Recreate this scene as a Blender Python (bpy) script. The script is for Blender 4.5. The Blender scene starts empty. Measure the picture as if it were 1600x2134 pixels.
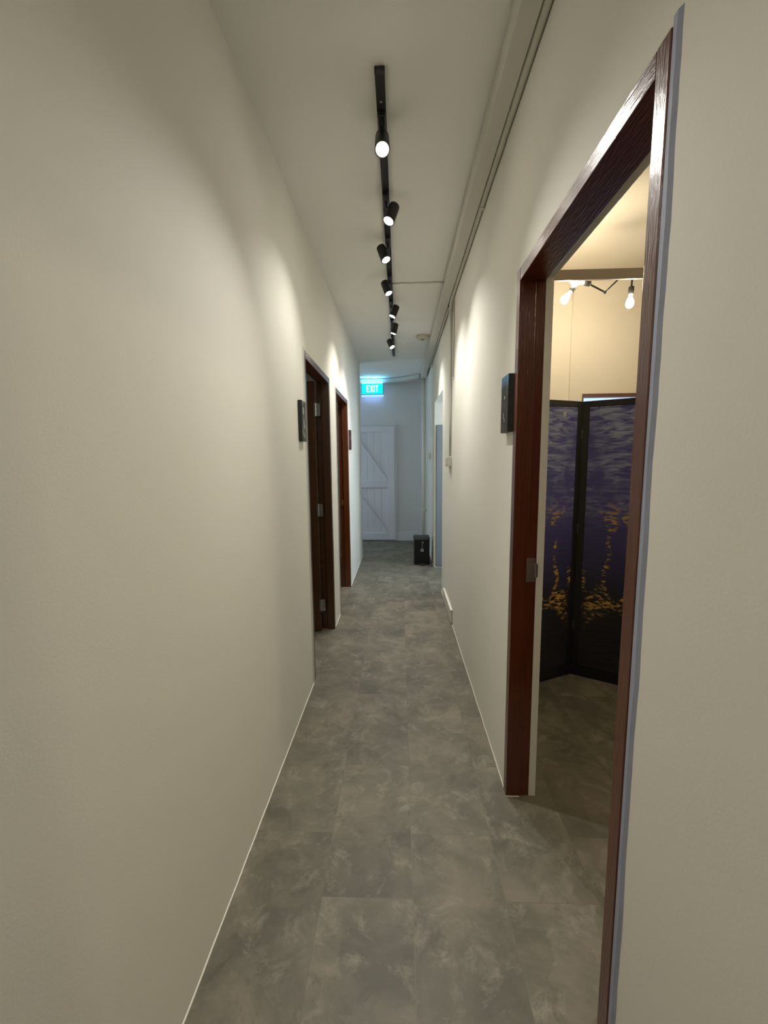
import bpy, bmesh, math, random
from mathutils import Vector, Matrix, Quaternion
random.seed(7)
S = bpy.context.scene
COL = S.collection

# ------------------------------------------------------------------ camera, world, exposure
CAM_Z = 1.45
YAW, PITCH, ROLL, FPX = 0.0388, 0.12379, -0.01083, 869.33
cy, sy = math.cos(YAW), math.sin(YAW)
fw = Vector((-sy*math.cos(PITCH), cy*math.cos(PITCH), -math.sin(PITCH)))
rt = Vector((cy, sy, 0)); up = rt.cross(fw)
r2 = math.cos(ROLL)*rt + math.sin(ROLL)*up
u2 = -math.sin(ROLL)*rt + math.cos(ROLL)*up
cam = bpy.data.cameras.new('camera'); co = bpy.data.objects.new('camera', cam); COL.objects.link(co)
M = Matrix((r2, u2, -fw)).transposed().to_4x4(); M.translation = (0, 0, CAM_Z)
co.matrix_world = M
cam.sensor_fit = 'HORIZONTAL'; cam.sensor_width = 36; cam.lens = FPX/1600*36; cam.clip_start = .02
S.camera = co
W = bpy.data.worlds.new('world'); S.world = W; W.use_nodes = True
W.node_tree.nodes['Background'].inputs[0].default_value = (.6, .75, 1, 1)
W.node_tree.nodes['Background'].inputs[1].default_value = .3
S.view_settings.view_transform = 'Standard'; S.view_settings.look = 'None'
S.view_settings.exposure = 0.44; S.view_settings.gamma = 1
S.view_settings.use_curve_mapping = False
SPOT_W = 46.0
SPOT_COL = (1.0, .972, .915)
PENDANT_E = 140.0
REAR_FILL_E = 24.0
DAY_E = 8.5

# ------------------------------------------------------------------ key dimensions (metres)
XL, XR, ZC = -.574, .456, 2.848
LT, RT = .100, .120          # wall thicknesses
XLo, XRo = XL-LT, XR+RT

# ------------------------------------------------------------------ helpers
def srgb(r, g, b):
    def f(c):
        c /= 255
        return c/12.92 if c <= .04045 else ((c+.055)/1.055)**2.4
    return (f(r), f(g), f(b), 1)

def tag(o, label=None, cat=None, group=None, kind=None):
    if label: o['label'] = label
    if cat: o['category'] = cat
    if group: o['group'] = group
    if kind: o['kind'] = kind
    return o

def obj(name, bm, m, parent=None, smooth=False):
    bmesh.ops.recalc_face_normals(bm, faces=bm.faces)
    me = bpy.data.meshes.new(name); bm.to_mesh(me); bm.free()
    for mm in (m if isinstance(m, (list, tuple)) else [m]): me.materials.append(mm)
    if smooth:
        for p in me.polygons: p.use_smooth = True
    o = bpy.data.objects.new(name, me); COL.objects.link(o)
    if parent:
        o.parent = parent
        o.matrix_parent_inverse = parent.matrix_basis.inverted()
    return o

def lobj(name, bm, m, parent, smooth=False):   # geometry already in the parent's own space
    o = obj(name, bm, m, None, smooth); o.parent = parent
    return o

def struct(name, bm, m, parent=None, label=None):
    o = obj(name, bm, m, parent)
    if not parent: o['kind'] = 'structure'
    if label: o['label'] = label
    return o

def empty(name, loc, rz=0):
    o = bpy.data.objects.new(name, None); COL.objects.link(o)
    o.location = loc; o.rotation_euler = (0, 0, rz); o.empty_display_size = .1
    return o

def bx(bm, x0, x1, y0, y1, z0, z1, bev=0, mi=0, seg=2):
    r = bmesh.ops.create_cube(bm, size=1)
    vs = r['verts']
    for v in vs:
        v.co = Vector(((x0+x1)/2+v.co.x*(x1-x0), (y0+y1)/2+v.co.y*(y1-y0), (z0+z1)/2+v.co.z*(z1-z0)))
    fs = set(f for v in vs for f in v.link_faces)
    for f in fs: f.material_index = mi
    if bev:
        es = set(e for v in vs for e in v.link_edges)
        bmesh.ops.bevel(bm, geom=list(es), offset=bev, segments=seg, affect='EDGES', profile=.5)
    return bm

def nb(): return bmesh.new()

def cyl(bm, p0, p1, r0, r1=None, seg=20, caps=True):
    p0, p1 = Vector(p0), Vector(p1); r1 = r0 if r1 is None else r1
    d = p1-p0
    mt = Matrix.Translation((p0+p1)/2) @ d.to_track_quat('Z', 'Y').to_matrix().to_4x4()
    bmesh.ops.create_cone(bm, cap_ends=caps, segments=seg, radius1=r0, radius2=r1, depth=d.length, matrix=mt)
    return bm

def lathe(bm, p0, axis, prof, seg=24):
    """prof: list of (distance along axis, radius)"""
    axis = Vector(axis).normalized(); q = axis.to_track_quat('Z', 'Y'); p0 = Vector(p0)
    rings = []
    for d, r in prof:
        if r < 1e-6:
            rings.append([bm.verts.new(p0+axis*d)])
        else:
            rings.append([bm.verts.new(p0+q @ Vector((r*math.cos(2*math.pi*i/seg), r*math.sin(2*math.pi*i/seg), d))) for i in range(seg)])
    for a, b in zip(rings, rings[1:]):
        for i in range(seg):
            j = (i+1) % seg
            va = [a[0]] if len(a) == 1 else [a[i], a[j]]
            vb = [b[0]] if len(b) == 1 else [b[j], b[i]]
            if len(va)+len(vb) > 2: bm.faces.new(va+vb)
    return bm

def sweep(bm, pts, prof, upv=(0, 0, 1)):
    """sweep closed 2D profile (side, up) along points"""
    pts = [Vector(p) for p in pts]; rings = []
    for i, p in enumerate(pts):
        t = (pts[min(i+1, len(pts)-1)]-pts[max(i-1, 0)]).normalized()
        s = t.cross(Vector(upv)).normalized(); u = s.cross(t)
        rings.append([bm.verts.new(p+s*a+u*b) for a, b in prof])
    n = len(prof)
    for a, b in zip(rings, rings[1:]):
        for i in range(n): bm.faces.new([a[i], a[(i+1) % n], b[(i+1) % n], b[i]])
    bm.faces.new(rings[0][::-1]); bm.faces.new(rings[-1])
    return bm

def circ(r, n=14): return [(r*math.cos(2*math.pi*i/n), r*math.sin(2*math.pi*i/n)) for i in range(n)]

# ------------------------------------------------------------------ materials
def mat(name, col, rough=.6, metal=0, spec=.5, bump=None, emit=None, estr=0, coat=0):
    m = bpy.data.materials.new(name); m.use_nodes = True
    nt = m.node_tree; b = nt.nodes['Principled BSDF']
    b.inputs['Base Color'].default_value = col; b.inputs['Roughness'].default_value = rough
    b.inputs['Metallic'].default_value = metal; b.inputs['Specular IOR Level'].default_value = spec
    b.inputs['Coat Weight'].default_value = coat
    if emit:
        b.inputs['Emission Color'].default_value = emit; b.inputs['Emission Strength'].default_value = estr
    if bump:
        tc = nt.nodes.new('ShaderNodeTexCoord'); n = nt.nodes.new('ShaderNodeTexNoise')
        n.inputs['Scale'].default_value = bump[0]; n.inputs['Detail'].default_value = 4
        bp = nt.nodes.new('ShaderNodeBump'); bp.inputs['Strength'].default_value = bump[1]; bp.inputs['Distance'].default_value = bump[2]
        nt.links.new(tc.outputs['Object'], n.inputs['Vector'])
        nt.links.new(n.outputs['Fac'], bp.inputs['Height']); nt.links.new(bp.outputs['Normal'], b.inputs['Normal'])
    return m

def wall_mat(name, c1, c2, rough=.75):
    m = mat(name, c1, rough, spec=.25, bump=(160, .12, .002))
    nt = m.node_tree; b = nt.nodes['Principled BSDF']
    tc = nt.nodes.new('ShaderNodeTexCoord'); n = nt.nodes.new('ShaderNodeTexNoise')
    n.inputs['Scale'].default_value = 1.3; n.inputs['Detail'].default_value = 3
    mx = nt.nodes.new('ShaderNodeMix'); mx.data_type = 'RGBA'
    mx.inputs['A'].default_value = c1; mx.inputs['B'].default_value = c2
    nt.links.new(tc.outputs['Object'], n.inputs['Vector']); nt.links.new(n.outputs['Fac'], mx.inputs['Factor'])
    nt.links.new(mx.outputs['Result'], b.inputs['Base Color'])
    return m

def wood_mat(name, dark, light, rough=.28, axis='Z'):
    m = mat(name, dark, rough, spec=.5)
    nt = m.node_tree; b = nt.nodes['Principled BSDF']; L = nt.links
    tc = nt.nodes.new('ShaderNodeTexCoord'); mp = nt.nodes.new('ShaderNodeMapping')
    mp.inputs['Scale'].default_value = (38, 38, 2.2) if axis == 'Z' else (38, 2.2, 38)
    b.inputs['Coat Weight'].default_value = .45; b.inputs['Coat Roughness'].default_value = .14
    n = nt.nodes.new('ShaderNodeTexNoise'); n.inputs['Scale'].default_value = 1; n.inputs['Detail'].default_value = 6; n.inputs['Distortion'].default_value = .6
    cr = nt.nodes.new('ShaderNodeValToRGB')
    cr.color_ramp.elements[0].position = .3; cr.color_ramp.elements[0].color = dark
    cr.color_ramp.elements[1].position = .75; cr.color_ramp.elements[1].color = light
    n2 = nt.nodes.new('ShaderNodeTexNoise'); n2.inputs['Scale'].default_value = 2.2; n2.inputs['Detail'].default_value = 5
    mp2 = nt.nodes.new('ShaderNodeMapping'); mp2.inputs['Scale'].default_value = (90, 90, 12) if axis == 'Z' else (90, 12, 90)
    bp = nt.nodes.new('ShaderNodeBump'); bp.inputs['Strength'].default_value = .6; bp.inputs['Distance'].default_value = .0022
    L.new(tc.outputs['Object'], mp.inputs['Vector']); L.new(mp.outputs[0], n.inputs['Vector'])
    L.new(n.outputs['Fac'], cr.inputs['Fac']); L.new(cr.outputs['Color'], b.inputs['Base Color'])
    L.new(tc.outputs['Object'], mp2.inputs['Vector']); L.new(mp2.outputs[0], n2.inputs['Vector'])
    L.new(n2.outputs['Fac'], bp.inputs['Height']); L.new(bp.outputs['Normal'], b.inputs['Normal']); L.new(bp.outputs['Normal'], b.inputs['Coat Normal'])
    return m

def floor_mat():
    m = mat('vinyl_concrete_tiles', (.2, .18, .15, 1), .5, spec=.4)
    nt = m.node_tree; b = nt.nodes['Principled BSDF']; L = nt.links; N = nt.nodes.new
    tc = N('ShaderNodeTexCoord'); mp = N('ShaderNodeMapping')
    mp.inputs['Rotation'].default_value = (0, 0, math.pi/2); mp.inputs['Location'].default_value = (0, -.035, 0)
    L.new(tc.outputs['Object'], mp.inputs['Vector'])
    br = N('ShaderNodeTexBrick'); br.inputs['Color1'].default_value = (0, 0, 0, 1); br.inputs['Color2'].default_value = (1, 1, 1, 1)
    br.inputs['Mortar'].default_value = (.5, .5, .5, 1); br.inputs['Scale'].default_value = 1
    br.inputs['Brick Width'].default_value = .61; br.inputs['Row Height'].default_value = .305
    br.inputs['Mortar Size'].default_value = .0009; br.inputs['Mortar Smooth'].default_value = .3; br.offset = .4
    L.new(mp.outputs[0], br.inputs['Vector'])
    sc = N('ShaderNodeVectorMath'); sc.operation = 'SCALE'; sc.inputs['Scale'].default_value = 9
    L.new(br.outputs['Color'], sc.inputs[0])
    ad = N('ShaderNodeVectorMath'); ad.operation = 'ADD'
    L.new(tc.outputs['Object'], ad.inputs[0]); L.new(sc.outputs[0], ad.inputs[1])
    def noise(scale, det, dist, src=ad, rough=.6):
        n = N('ShaderNodeTexNoise'); n.inputs['Scale'].default_value = scale; n.inputs['Detail'].default_value = det
        n.inputs['Distortion'].default_value = dist; n.inputs['Roughness'].default_value = rough
        L.new(src.outputs[0], n.inputs['Vector']); return n
    def ramp(src, stops, out='Fac'):
        r = N('ShaderNodeValToRGB'); e = r.color_ramp.elements
        e[0].position, e[0].color = stops[0]; e[1].position, e[1].color = stops[-1]
        for p, c in stops[1:-1]:
            k = e.new(p); k.color = c
        L.new(src.outputs[out], r.inputs['Fac']); return r
    def mix(a, bb, f, mode='MIX'):
        x = N('ShaderNodeMix'); x.data_type = 'RGBA'; x.blend_type = mode
        L.new(a, x.inputs['A']); L.new(bb, x.inputs['B'])
        if isinstance(f, float): x.inputs['Factor'].default_value = f
        else: L.new(f, x.inputs['Factor'])
        return x.outputs['Result']
    big = noise(3.6, 8, .35, rough=.66)
    base = ramp(big, [(.38, srgb(96, 93, 82)), (.5, srgb(110, 106, 93)), (.62, srgb(127, 119, 105))])
    # blocky trowel patches
    vo = N('ShaderNodeTexVoronoi'); vo.distance = 'CHEBYCHEV'; vo.inputs['Scale'].default_value = 5.5
    wob = noise(6, 3, 0); sc2 = N('ShaderNodeVectorMath'); sc2.operation = 'SCALE'; sc2.inputs['Scale'].default_value = .12
    L.new(wob.outputs['Color'], sc2.inputs[0]); ad2 = N('ShaderNodeVectorMath'); L.new(ad.outputs[0], ad2.inputs[0]); L.new(sc2.outputs[0], ad2.inputs[1])
    L.new(ad2.outputs[0], vo.inputs['Vector'])
    bw = N('ShaderNodeSeparateColor'); L.new(vo.outputs['Color'], bw.inputs[0])
    pr = ramp(bw, [(0, (.42, .42, .41, 1)), (1, (.58, .57, .56, 1))], 'Red')
    c = mix(base.outputs['Color'], pr.outputs['Color'], .75, 'OVERLAY')
    # pale smudges
    sm = noise(9, 8, .45, rough=.74); smr = ramp(sm, [(.52, (0, 0, 0, 1)), (.72, (1, 1, 1, 1))])
    light = N('ShaderNodeRGB'); light.outputs[0].default_value = srgb(150, 143, 128)
    smf = N('ShaderNodeMath'); smf.operation = 'MULTIPLY'; smf.inputs[1].default_value = .85; L.new(smr.outputs['Color'], smf.inputs[0])
    c = mix(c, light.outputs[0], smf.outputs[0])
    dk = noise(7, 8, .5, rough=.7); dkr = ramp(dk, [(.3, (1, 1, 1, 1)), (.42, (0, 0, 0, 1))])
    dark = N('ShaderNodeRGB'); dark.outputs[0].default_value = srgb(84, 79, 69)
    dkf = N('ShaderNodeMath'); dkf.operation = 'MULTIPLY'; dkf.inputs[1].default_value = .75; L.new(dkr.outputs['Color'], dkf.inputs[0])
    c = mix(c, dark.outputs[0], dkf.outputs[0])
    seam = N('ShaderNodeRGB'); seam.outputs[0].default_value = srgb(92, 84, 74)
    sf = N('ShaderNodeMath'); sf.operation = 'MULTIPLY'; sf.inputs[1].default_value = .3; L.new(br.outputs['Fac'], sf.inputs[0])
    c = mix(c, seam.outputs[0], sf.outputs[0])
    L.new(c, b.inputs['Base Color'])
    bp = N('ShaderNodeBump'); bp.inputs['Strength'].default_value = .12; bp.inputs['Distance'].default_value = .002
    L.new(sm.outputs['Fac'], bp.inputs['Height']); L.new(bp.outputs['Normal'], b.inputs['Normal'])
    return m

M_WALL = wall_mat('cream_wall_paint', srgb(230, 227, 216), srgb(225, 222, 210))
M_CEIL = wall_mat('ceiling_paint', srgb(238, 236, 230), srgb(234, 232, 226))
M_ROOM = wall_mat('room_wall_paint', srgb(222, 214, 196), srgb(217, 208, 188))
M_WHITE = wall_mat('white_wall_paint', srgb(224, 224, 222), srgb(218, 219, 218))
M_FLOOR = floor_mat()
M_WOOD = wood_mat('varnished_red_brown_wood', srgb(78, 33, 14), srgb(98, 45, 20))
M_WOODH = wood_mat('varnished_red_brown_wood_header', srgb(78, 33, 14), srgb(98, 45, 20), axis='Y')
M_LEAF = wood_mat('dark_brown_door_wood', srgb(74, 45, 18), srgb(90, 56, 24), rough=.4)
M_WOODL = wood_mat('varnished_dark_brown_wood', srgb(70, 42, 18), srgb(88, 54, 24))
M_ORANGE = wood_mat('varnished_orange_brown_wood', srgb(86, 42, 14), srgb(104, 52, 18))
M_BLACK = mat('black_metal', srgb(28, 27, 26), .42)
M_STEM = mat('black_socket', srgb(48, 46, 42), .5)
M_PVC = mat('white_pvc', srgb(205, 203, 195), .45)
M_PVC2 = mat('off_white_painted_conduit', srgb(204, 201, 190), .5)
M_CAULK = mat('white_caulk', srgb(232, 228, 216), .5)
M_GAP = mat('lavender_grey_filler', srgb(160, 164, 184), .7, bump=(30, .4, .004))
M_CHROME = mat('brushed_steel', srgb(190, 190, 190), .32, metal=1)
M_BRASS = mat('brass', srgb(200, 160, 90), .35, metal=1)
M_DOORW = mat('white_painted_wood', srgb(226, 227, 232), .5, bump=(60, .15, .001))
M_GREYD = wall_mat('grey_painted_door', srgb(140, 146, 152), srgb(126, 132, 138), .5)
M_BIN = mat('black_bin_plastic', srgb(14, 14, 15), .45, spec=.35)
M_BINLID = mat('black_bin_lid', srgb(48, 47, 44), .5)
M_MARK = mat('printed_white', srgb(190, 190, 195), .6)
M_BEAM = mat('taupe_painted_beam', srgb(134, 122, 104), .6)
M_LENS = mat('lamp_lens', (1, 1, 1, 1), .3, emit=(1, .94, .84, 1), estr=95)
M_LENSD = mat('lamp_lens_ring', srgb(210, 208, 200), .3, emit=(1, .93, .8, 1), estr=.35)
M_BULB = mat('glowing_bulb', (1, .9, .7, 1), .2, emit=(1, .87, .66, 1), estr=PENDANT_E)
M_SIGNC = mat('sign_casing', srgb(60, 80, 84), .5)
M_SIGNF = mat('exit_sign_face', (0, .3, .3, 1), .4, emit=(0.0, .80, .78, 1), estr=1.15)
M_SIGNT = mat('exit_sign_letters', (.8, 1, .95, 1), .4, emit=(.72, 1, .93, 1), estr=1.0)
M_SIGNG = mat('exit_sign_light_slot', (.5, .8, 1, 1), .4, emit=(.16, .58, 1, 1), estr=16)
M_SIGNB = mat('exit_sign_lower_lip', (.5, .8, 1, 1), .4, emit=(.30, .55, 1, 1), estr=.9)
M_DAY = mat('doorway_daylight_glow', (.6, .8, 1, 1), .2, emit=(.42, .66, 1, 1), estr=1.0)
M_DAYW = mat('added_window_glow', (.6, .8, 1, 1), .2, emit=(.66, .82, 1, 1), estr=DAY_E)
M_DAYL = mat('added_window_dim_glow', (.6, .8, 1, 1), .2, emit=(.66, .82, 1, 1), estr=6.0)
M_SFRAME = mat('black_lacquer', srgb(14, 13, 15), .4)

# ------------------------------------------------------------------ structure
YB, YE = -1.6, 7.448
D1 = (2.575, 3.490, 2.115)     # door 1 outer frame  (y0, y1, ztop)
D2 = (3.805, 4.680, 2.105)
D3 = (.795, 1.703, 2.152)
OP = (4.515, 5.560, 2.180)     # plain opening on the right
LEND = 6.25

bm = nb(); bx(bm, -3.2, 3.72, YB-.1, YE+.1, -.06, 0)
struct('floor', bm, M_FLOOR)
bm = nb(); bx(bm, XL-2.6, XR, YB-.1, YE+.1, ZC, ZC+.08)
struct('ceiling', bm, M_CEIL)
bm = nb(); bx(bm, XRo, 3.72, .0, 4.5, 3.27, 3.35); bx(bm, XRo, 2.1, 4.5, YE+.1, ZC, ZC+.08)
struct('ceiling', bm, M_ROOM, label='warm lit ceiling of the room behind the right doorway')

bm = nb(); x0, x1 = XLo, XL
bx(bm, x0, x1, YB, D1[0], 0, ZC); bx(bm, x0, x1, D1[0], D1[1], D1[2], ZC)
bx(bm, x0, x1, D1[1], D2[0], 0, ZC); bx(bm, x0, x1, D2[0], D2[1], D2[2], ZC)
bx(bm, x0, x1, D2[1], LEND, 0, ZC)
bmesh.ops.remove_doubles(bm, verts=bm.verts, dist=1e-5)
struct('wall_left', bm, M_WALL)
bm = nb(); x0, x1 = XR, XRo
bx(bm, x0, x1, YB, D3[0], 0, 3.35); bx(bm, x0, x1, D3[0], D3[1], D3[2], 3.35)
bx(bm, x0+.092, x1, 1.664, D3[1], 0, D3[2]); bx(bm, x0+.092, x1, D3[0], 1.664, D3[2]-.036, D3[2])
bx(bm, x0, x1, D3[1], OP[0], 0, 3.35); bx(bm, x0, x1, OP[0], OP[1], OP[2], ZC+.08); bx(bm, x0, x1, OP[1], YE, 0, ZC+.08)
struct('wall_right', bm, M_WALL)
bm = nb(); bx(bm, -3.2, 2.1, YE, YE+.1, 0, ZC)
struct('wall_end', bm, M_WHITE)
bm = nb(); bx(bm, XLo, XRo, YB-.1, YB, 0, ZC)
struct('wall_back', bm, M_WALL)
# side rooms on the left and the bay at the corridor's end
bm = nb(); bx(bm, -3.1, -3.0, 1.2, YE, 0, ZC); struct('wall_left_rooms', bm, M_WHITE)
bm = nb(); bx(bm, -3.0, XLo, 1.2, 1.3, 0, ZC); bx(bm, -3.0, XLo, 3.62, 3.70, 0, ZC); bx(bm, -3.0, XLo, 6.15, LEND, 0, ZC)
struct('wall_between_left_rooms', bm, M_WHITE)
# right room
BY = 4.40
bm = nb(); dw0, dw1, dz = 1.845, 2.78, 2.093
bx(bm, XRo, dw0, BY, BY+.1, 0, 3.27); bx(bm, dw0, dw1, BY, BY+.1, dz, 3.27); bx(bm, dw1, 3.72, BY, BY+.1, 0, 3.27)
struct('wall_room_far', bm, M_ROOM)
bm = nb(); bx(bm, 3.62, 3.72, 0, 4.4, 0, 3.27); struct('wall_room_right', bm, M_ROOM)
bm = nb(); bx(bm, XRo, 3.62, 0, .1, 0, 3.27); struct('wall_room_near', bm, M_ROOM)
# alcove off the corridor
bm = nb(); bx(bm, XRo, 2.1, OP[1], OP[1]+.1, 0, ZC); struct('wall_alcove_far', bm, M_WHITE)
bm = nb(); bx(bm, 2.0, 2.1, 4.5, OP[1], 0, ZC); struct('wall_alcove_right', bm, M_WHITE)

# boxed corner at the far right, end-wall skirting
bm = nb(); bx(bm, .372, XR, 7.38, YE, 0, ZC-.075, .004)
struct('trim_1', bm, M_WHITE, label='narrow boxed column in the far right corner')
bm = nb(); bx(bm, -.055, .372, YE-.018, YE, 0, .158, .003)
struct('baseboard_end', bm, M_DOORW)
# caulk lines along the floor
def bead(name, x, side, spans):
    bm = nb()
    for a, b_ in spans:
        n = max(2, int((b_-a)/.06)); pts = [(x+side*(.001+.0012*random.random()), a+(b_-a)*i/n, .002) for i in range(n+1)]
        sweep(bm, pts, [(-.002, -.002), (.002, -.002), (.002, .002), (-.002, .004)])
    return struct(name, bm, M_CAULK)
bead('baseboard_left', XL+.002, 1, [(YB, D1[0]), (D1[1], D2[0]), (D2[1], LEND)])
bead('baseboard_right', XR-.002, -1, [(YB, D3[0]-.02), (D3[1], 3.55), (4.2, OP[0]), (OP[1], 7.3)])
bm = nb(); bx(bm, XR, 1.25, OP[1]-.012, OP[1], 0, .008)
bx(bm, XR-.005, XR+.05, D3[1]-.048, D3[1]-.043, 0, .003); bx(bm, XL-.09, XL, D2[1]-.050, D2[1]-.045, 0, .004)
struct('trim_2', bm, M_CAULK, label='thin white caulk lines at the thresholds')

# ------------------------------------------------------------------ door frames
def frame_mesh(bmf, xa, xb, D, w):
    bx(bmf, xa, xb, D[0]+.0005, D[0]+w, 0.001, D[2]-.0005, .002); bx(bmf, xa, xb, D[1]-w, D[1]-.0005, 0.001, D[2]-.0005, .002)

# door_1 : left near, leaf swung into the side room
d = empty('door_1', (XL, D1[0], 0)); d['kind'] = 'structure'
d['label'] = 'first brown framed doorway on the left, leaf swung inward on steel hinges'
bm = nb(); frame_mesh(bm, XL-.056, XL+.004, D1, .045)
bx(bm, XLo+.0, XL-.056, D1[0]+.0005, D1[0]+.030, .001, D1[2]-.0005); bx(bm, XLo, XL-.056, D1[1]-.030, D1[1]-.0005, .001, D1[2]-.0005)
obj('frame_jamb', bm, M_WOODL, d)
bm = nb(); bx(bm, XL-.056, XL+.004, D1[0]+.045, D1[1]-.045, D1[2]-.045, D1[2]-.0005, .002); bx(bm, XLo, XL-.056, D1[0]+.03, D1[1]-.03, D1[2]-.03, D1[2]-.0005)
obj('frame_head', bm, M_WOODH, d)
lf = nb(); bx(lf, -1.50, XLo-.002, 3.395, 3.435, .008, 2.080, .003)
leaf = obj('door_leaf', lf, M_LEAF, d)
for hz in (1.855, 1.045, .235):
    h = nb(); bx(h, XLo-.012, XL-.064, 3.388, 3.394, hz-.050, hz+.050, .001)
    bx(h, XLo-.012, XL-.064, 3.394, 3.4595, hz-.048, hz-.046); cyl(h, (XLo+.003, 3.386, hz-.05), (XLo+.003, 3.386, hz+.05), .006, seg=12)
    for sx in (XLo+.016, XL-.072):
        for sz in (-.03, 0, .03): cyl(h, (sx, 3.3885, hz+sz), (sx, 3.3865, hz+sz), .004, seg=10)
    obj('hinge', h, M_CHROME, leaf)
kb = nb(); lathe(kb, (-1.43, 3.395, 1.0), (0, -1, 0), [(0, .026), (.008, .024), (.012, .010), (.035, .011), (.045, .026), (.062, .027), (.072, .015), (.074, 0)])
obj('door_knob', kb, M_CHROME, leaf, True)
# door_2
d = empty('door_2', (XL, D2[0], 0)); d['kind'] = 'structure'
d['label'] = 'second doorway on the left with an orange-brown varnished frame'
bm = nb(); frame_mesh(bm, XL-.056, XL+.004, D2, .045)
bx(bm, XLo, XL-.056, D2[0]+.0005, D2[0]+.030, .001, D2[2]-.0005); bx(bm, XLo, XL-.056, D2[1]-.030, D2[1]-.0005, .001, D2[2]-.0005)
obj('frame_jamb', bm, M_ORANGE, d)
bm = nb(); bx(bm, XL-.056, XL+.004, D2[0]+.045, D2[1]-.045, D2[2]-.045, D2[2]-.0005, .002); bx(bm, XLo, XL-.056, D2[0]+.03, D2[1]-.03, D2[2]-.03, D2[2]-.0005)
obj('frame_head', bm, M_WOODH, d)
sp = nb(); bx(sp, XL-.082, XL-.060, D2[1]-.0475, D2[1]-.0455+.001, .955, 1.015, .0005); bx(sp, XL-.062, XL-.058, D2[1]-.052, D2[1]-.0455, .965, 1.005)
obj('strike_plate', sp, M_BRASS, d)
lf = nb(); bx(lf, -1.48, XLo-.002, 3.845, 3.885, .008, 2.07, .003); obj('door_leaf', lf, M_LEAF, d)
# door_3 : right
d = empty('door_3', (XR, D3[0], 0)); d['kind'] = 'structure'
d['label'] = 'open doorway on the right with a glossy dark red-brown frame'
bm = nb(); w = .044
bx(bm, XR-.006, XR+.092, D3[0]+.0005, D3[0]+w-.004, .001, D3[2]-.0005, .002)
bx(bm, XR-.006, XR+.055, D3[1]-w, D3[1]-.0005, .001, D3[2]-.0005, .002); bx(bm, XR+.055, XR+.0915, D3[1]-w+.008, D3[1]-.0005, .001, D3[2]-.0005)
obj('frame_jamb', bm, M_WOOD, d)
bm = nb(); bx(bm, XR-.0055, XR+.0915, D3[0]+w-.004, D3[1]-w, D3[2]-.045, D3[2]-.0005, .002)
obj('frame_head', bm, M_WOODH, d)
yy = D3[1]-w
sp = nb(); bx(sp, XR+.052, XR+.086, yy-.0015, yy+.009, .955, 1.052, .0008); bx(sp, XR+.060, XR+.076, yy-.0035, yy-.0014, .975, 1.030)
bx(sp, XR+.085, XR+.096, yy-.004, yy+.004, .975, 1.030, .001)
obj('strike_plate', sp, M_CHROME, d)
lf = nb(); bx(lf, XRo+.004, XRo+.83, D3[0]+.03, D3[0]+.07, .008, 2.10, .003)
leaf = obj('door_leaf', lf, M_LEAF, d)
kb = nb(); lathe(kb, (XRo+.77, D3[0]+.07, 1.0), (0, 1, 0), [(0, .026), (.008, .024), (.012, .010), (.035, .011), (.045, .026), (.062, .027), (.072, .015), (.074, 0)])
obj('door_knob', kb, M_CHROME, leaf, True)
# wavy filler strip beside the near jamb of door_3, pale strips beside the left frames
def filler(name, x, side, ya, yb, z1, proud, m, label, wob=.003):
    bm = nb(); n = 60; rings = []
    for i in range(n+1):
        z = z1*i/n; a = wob*(math.sin(z*9+1)*.5+math.sin(z*23)*.3+random.uniform(-.3, .3))
        b_ = wob*(math.sin(z*7)*.4+random.uniform(-.25, .25))
        x1 = x+side*proud
        rings.append([bm.verts.new(v) for v in ((x, ya-.006+a, z), (x1, ya+.004+a, z), (x1, yb-.001, z), (x, yb, z))])
    for p, q in zip(rings, rings[1:]):
        for k in range(4): bm.faces.new([p[k], p[(k+1) % 4], q[(k+1) % 4], q[k]])
    bm.faces.new(rings[0]); bm.faces.new(rings[-1][::-1])
    return struct(name, bm, m, label=label)
filler('trim_3', XR, -1, D3[0]-.016, D3[0], 2.165, .004, M_GAP, 'lavender-grey filler strip beside the near edge of the right door frame')
filler('trim_4', XL, 1, D1[0]-.016, D1[0], 2.125, .006, M_PVC2, 'pale strip beside the first left door frame', .001)
filler('trim_5', XL, 1, D2[0]-.016, D2[0], 2.115, .006, M_PVC2, 'pale strip beside the second left door frame', .001)

# door_4 : grey door in the alcove
d = empty('door_4', (XR, OP[1], 0)); d['kind'] = 'structure'; d['label'] = 'grey painted door in the side alcove beyond the right wall opening'
bm = nb(); bx(bm, XR+.022, 1.22, OP[1]-.016, OP[1]-.0005, .008, 1.895, .012, seg=3); lf = obj('door_leaf', bm, M_GREYD, d)
kb = nb(); lathe(kb, (1.13, OP[1]-.016, 1.0), (0, -1, 0), [(0, .024), (.008, .022), (.012, .010), (.03, .010), (.04, .024), (.055, .024), (.062, 0)])
obj('door_knob', kb, M_CHROME, lf, True)

# door_5 : white ledged-and-braced door in the end wall
d = empty('door_5', (-.5, YE, 0)); d['kind'] = 'structure'; d['label'] = 'white braced barn-style door in the end wall below the exit sign'
ax, bx_, z0, z1 = -.945, -.088, .018, 2.040
yf = YE-.022
bm = nb(); npl = 7; pw = (bx_-ax-.004)/npl
for i in range(npl): bx(bm, ax+.002+i*pw+.0012, ax+.002+(i+1)*pw-.0012, yf+.014, YE-.002, z0+.002, z1-.002, .002)
lf = obj('plank_panel', bm, M_DOORW, d)
bm = nb(); s = .128
bx(bm, ax, ax+s, yf-.012, yf+.013, z0, z1, .0025); bx(bm, bx_-s, bx_, yf-.012, yf+.013, z0, z1, .0025)
for a, b_ in ((z0, z0+.125), (.965, 1.075), (z1-.098, z1)): bx(bm, ax+s+.001, bx_-s-.001, yf-.011, yf+.013, a, b_, .0025)
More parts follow.
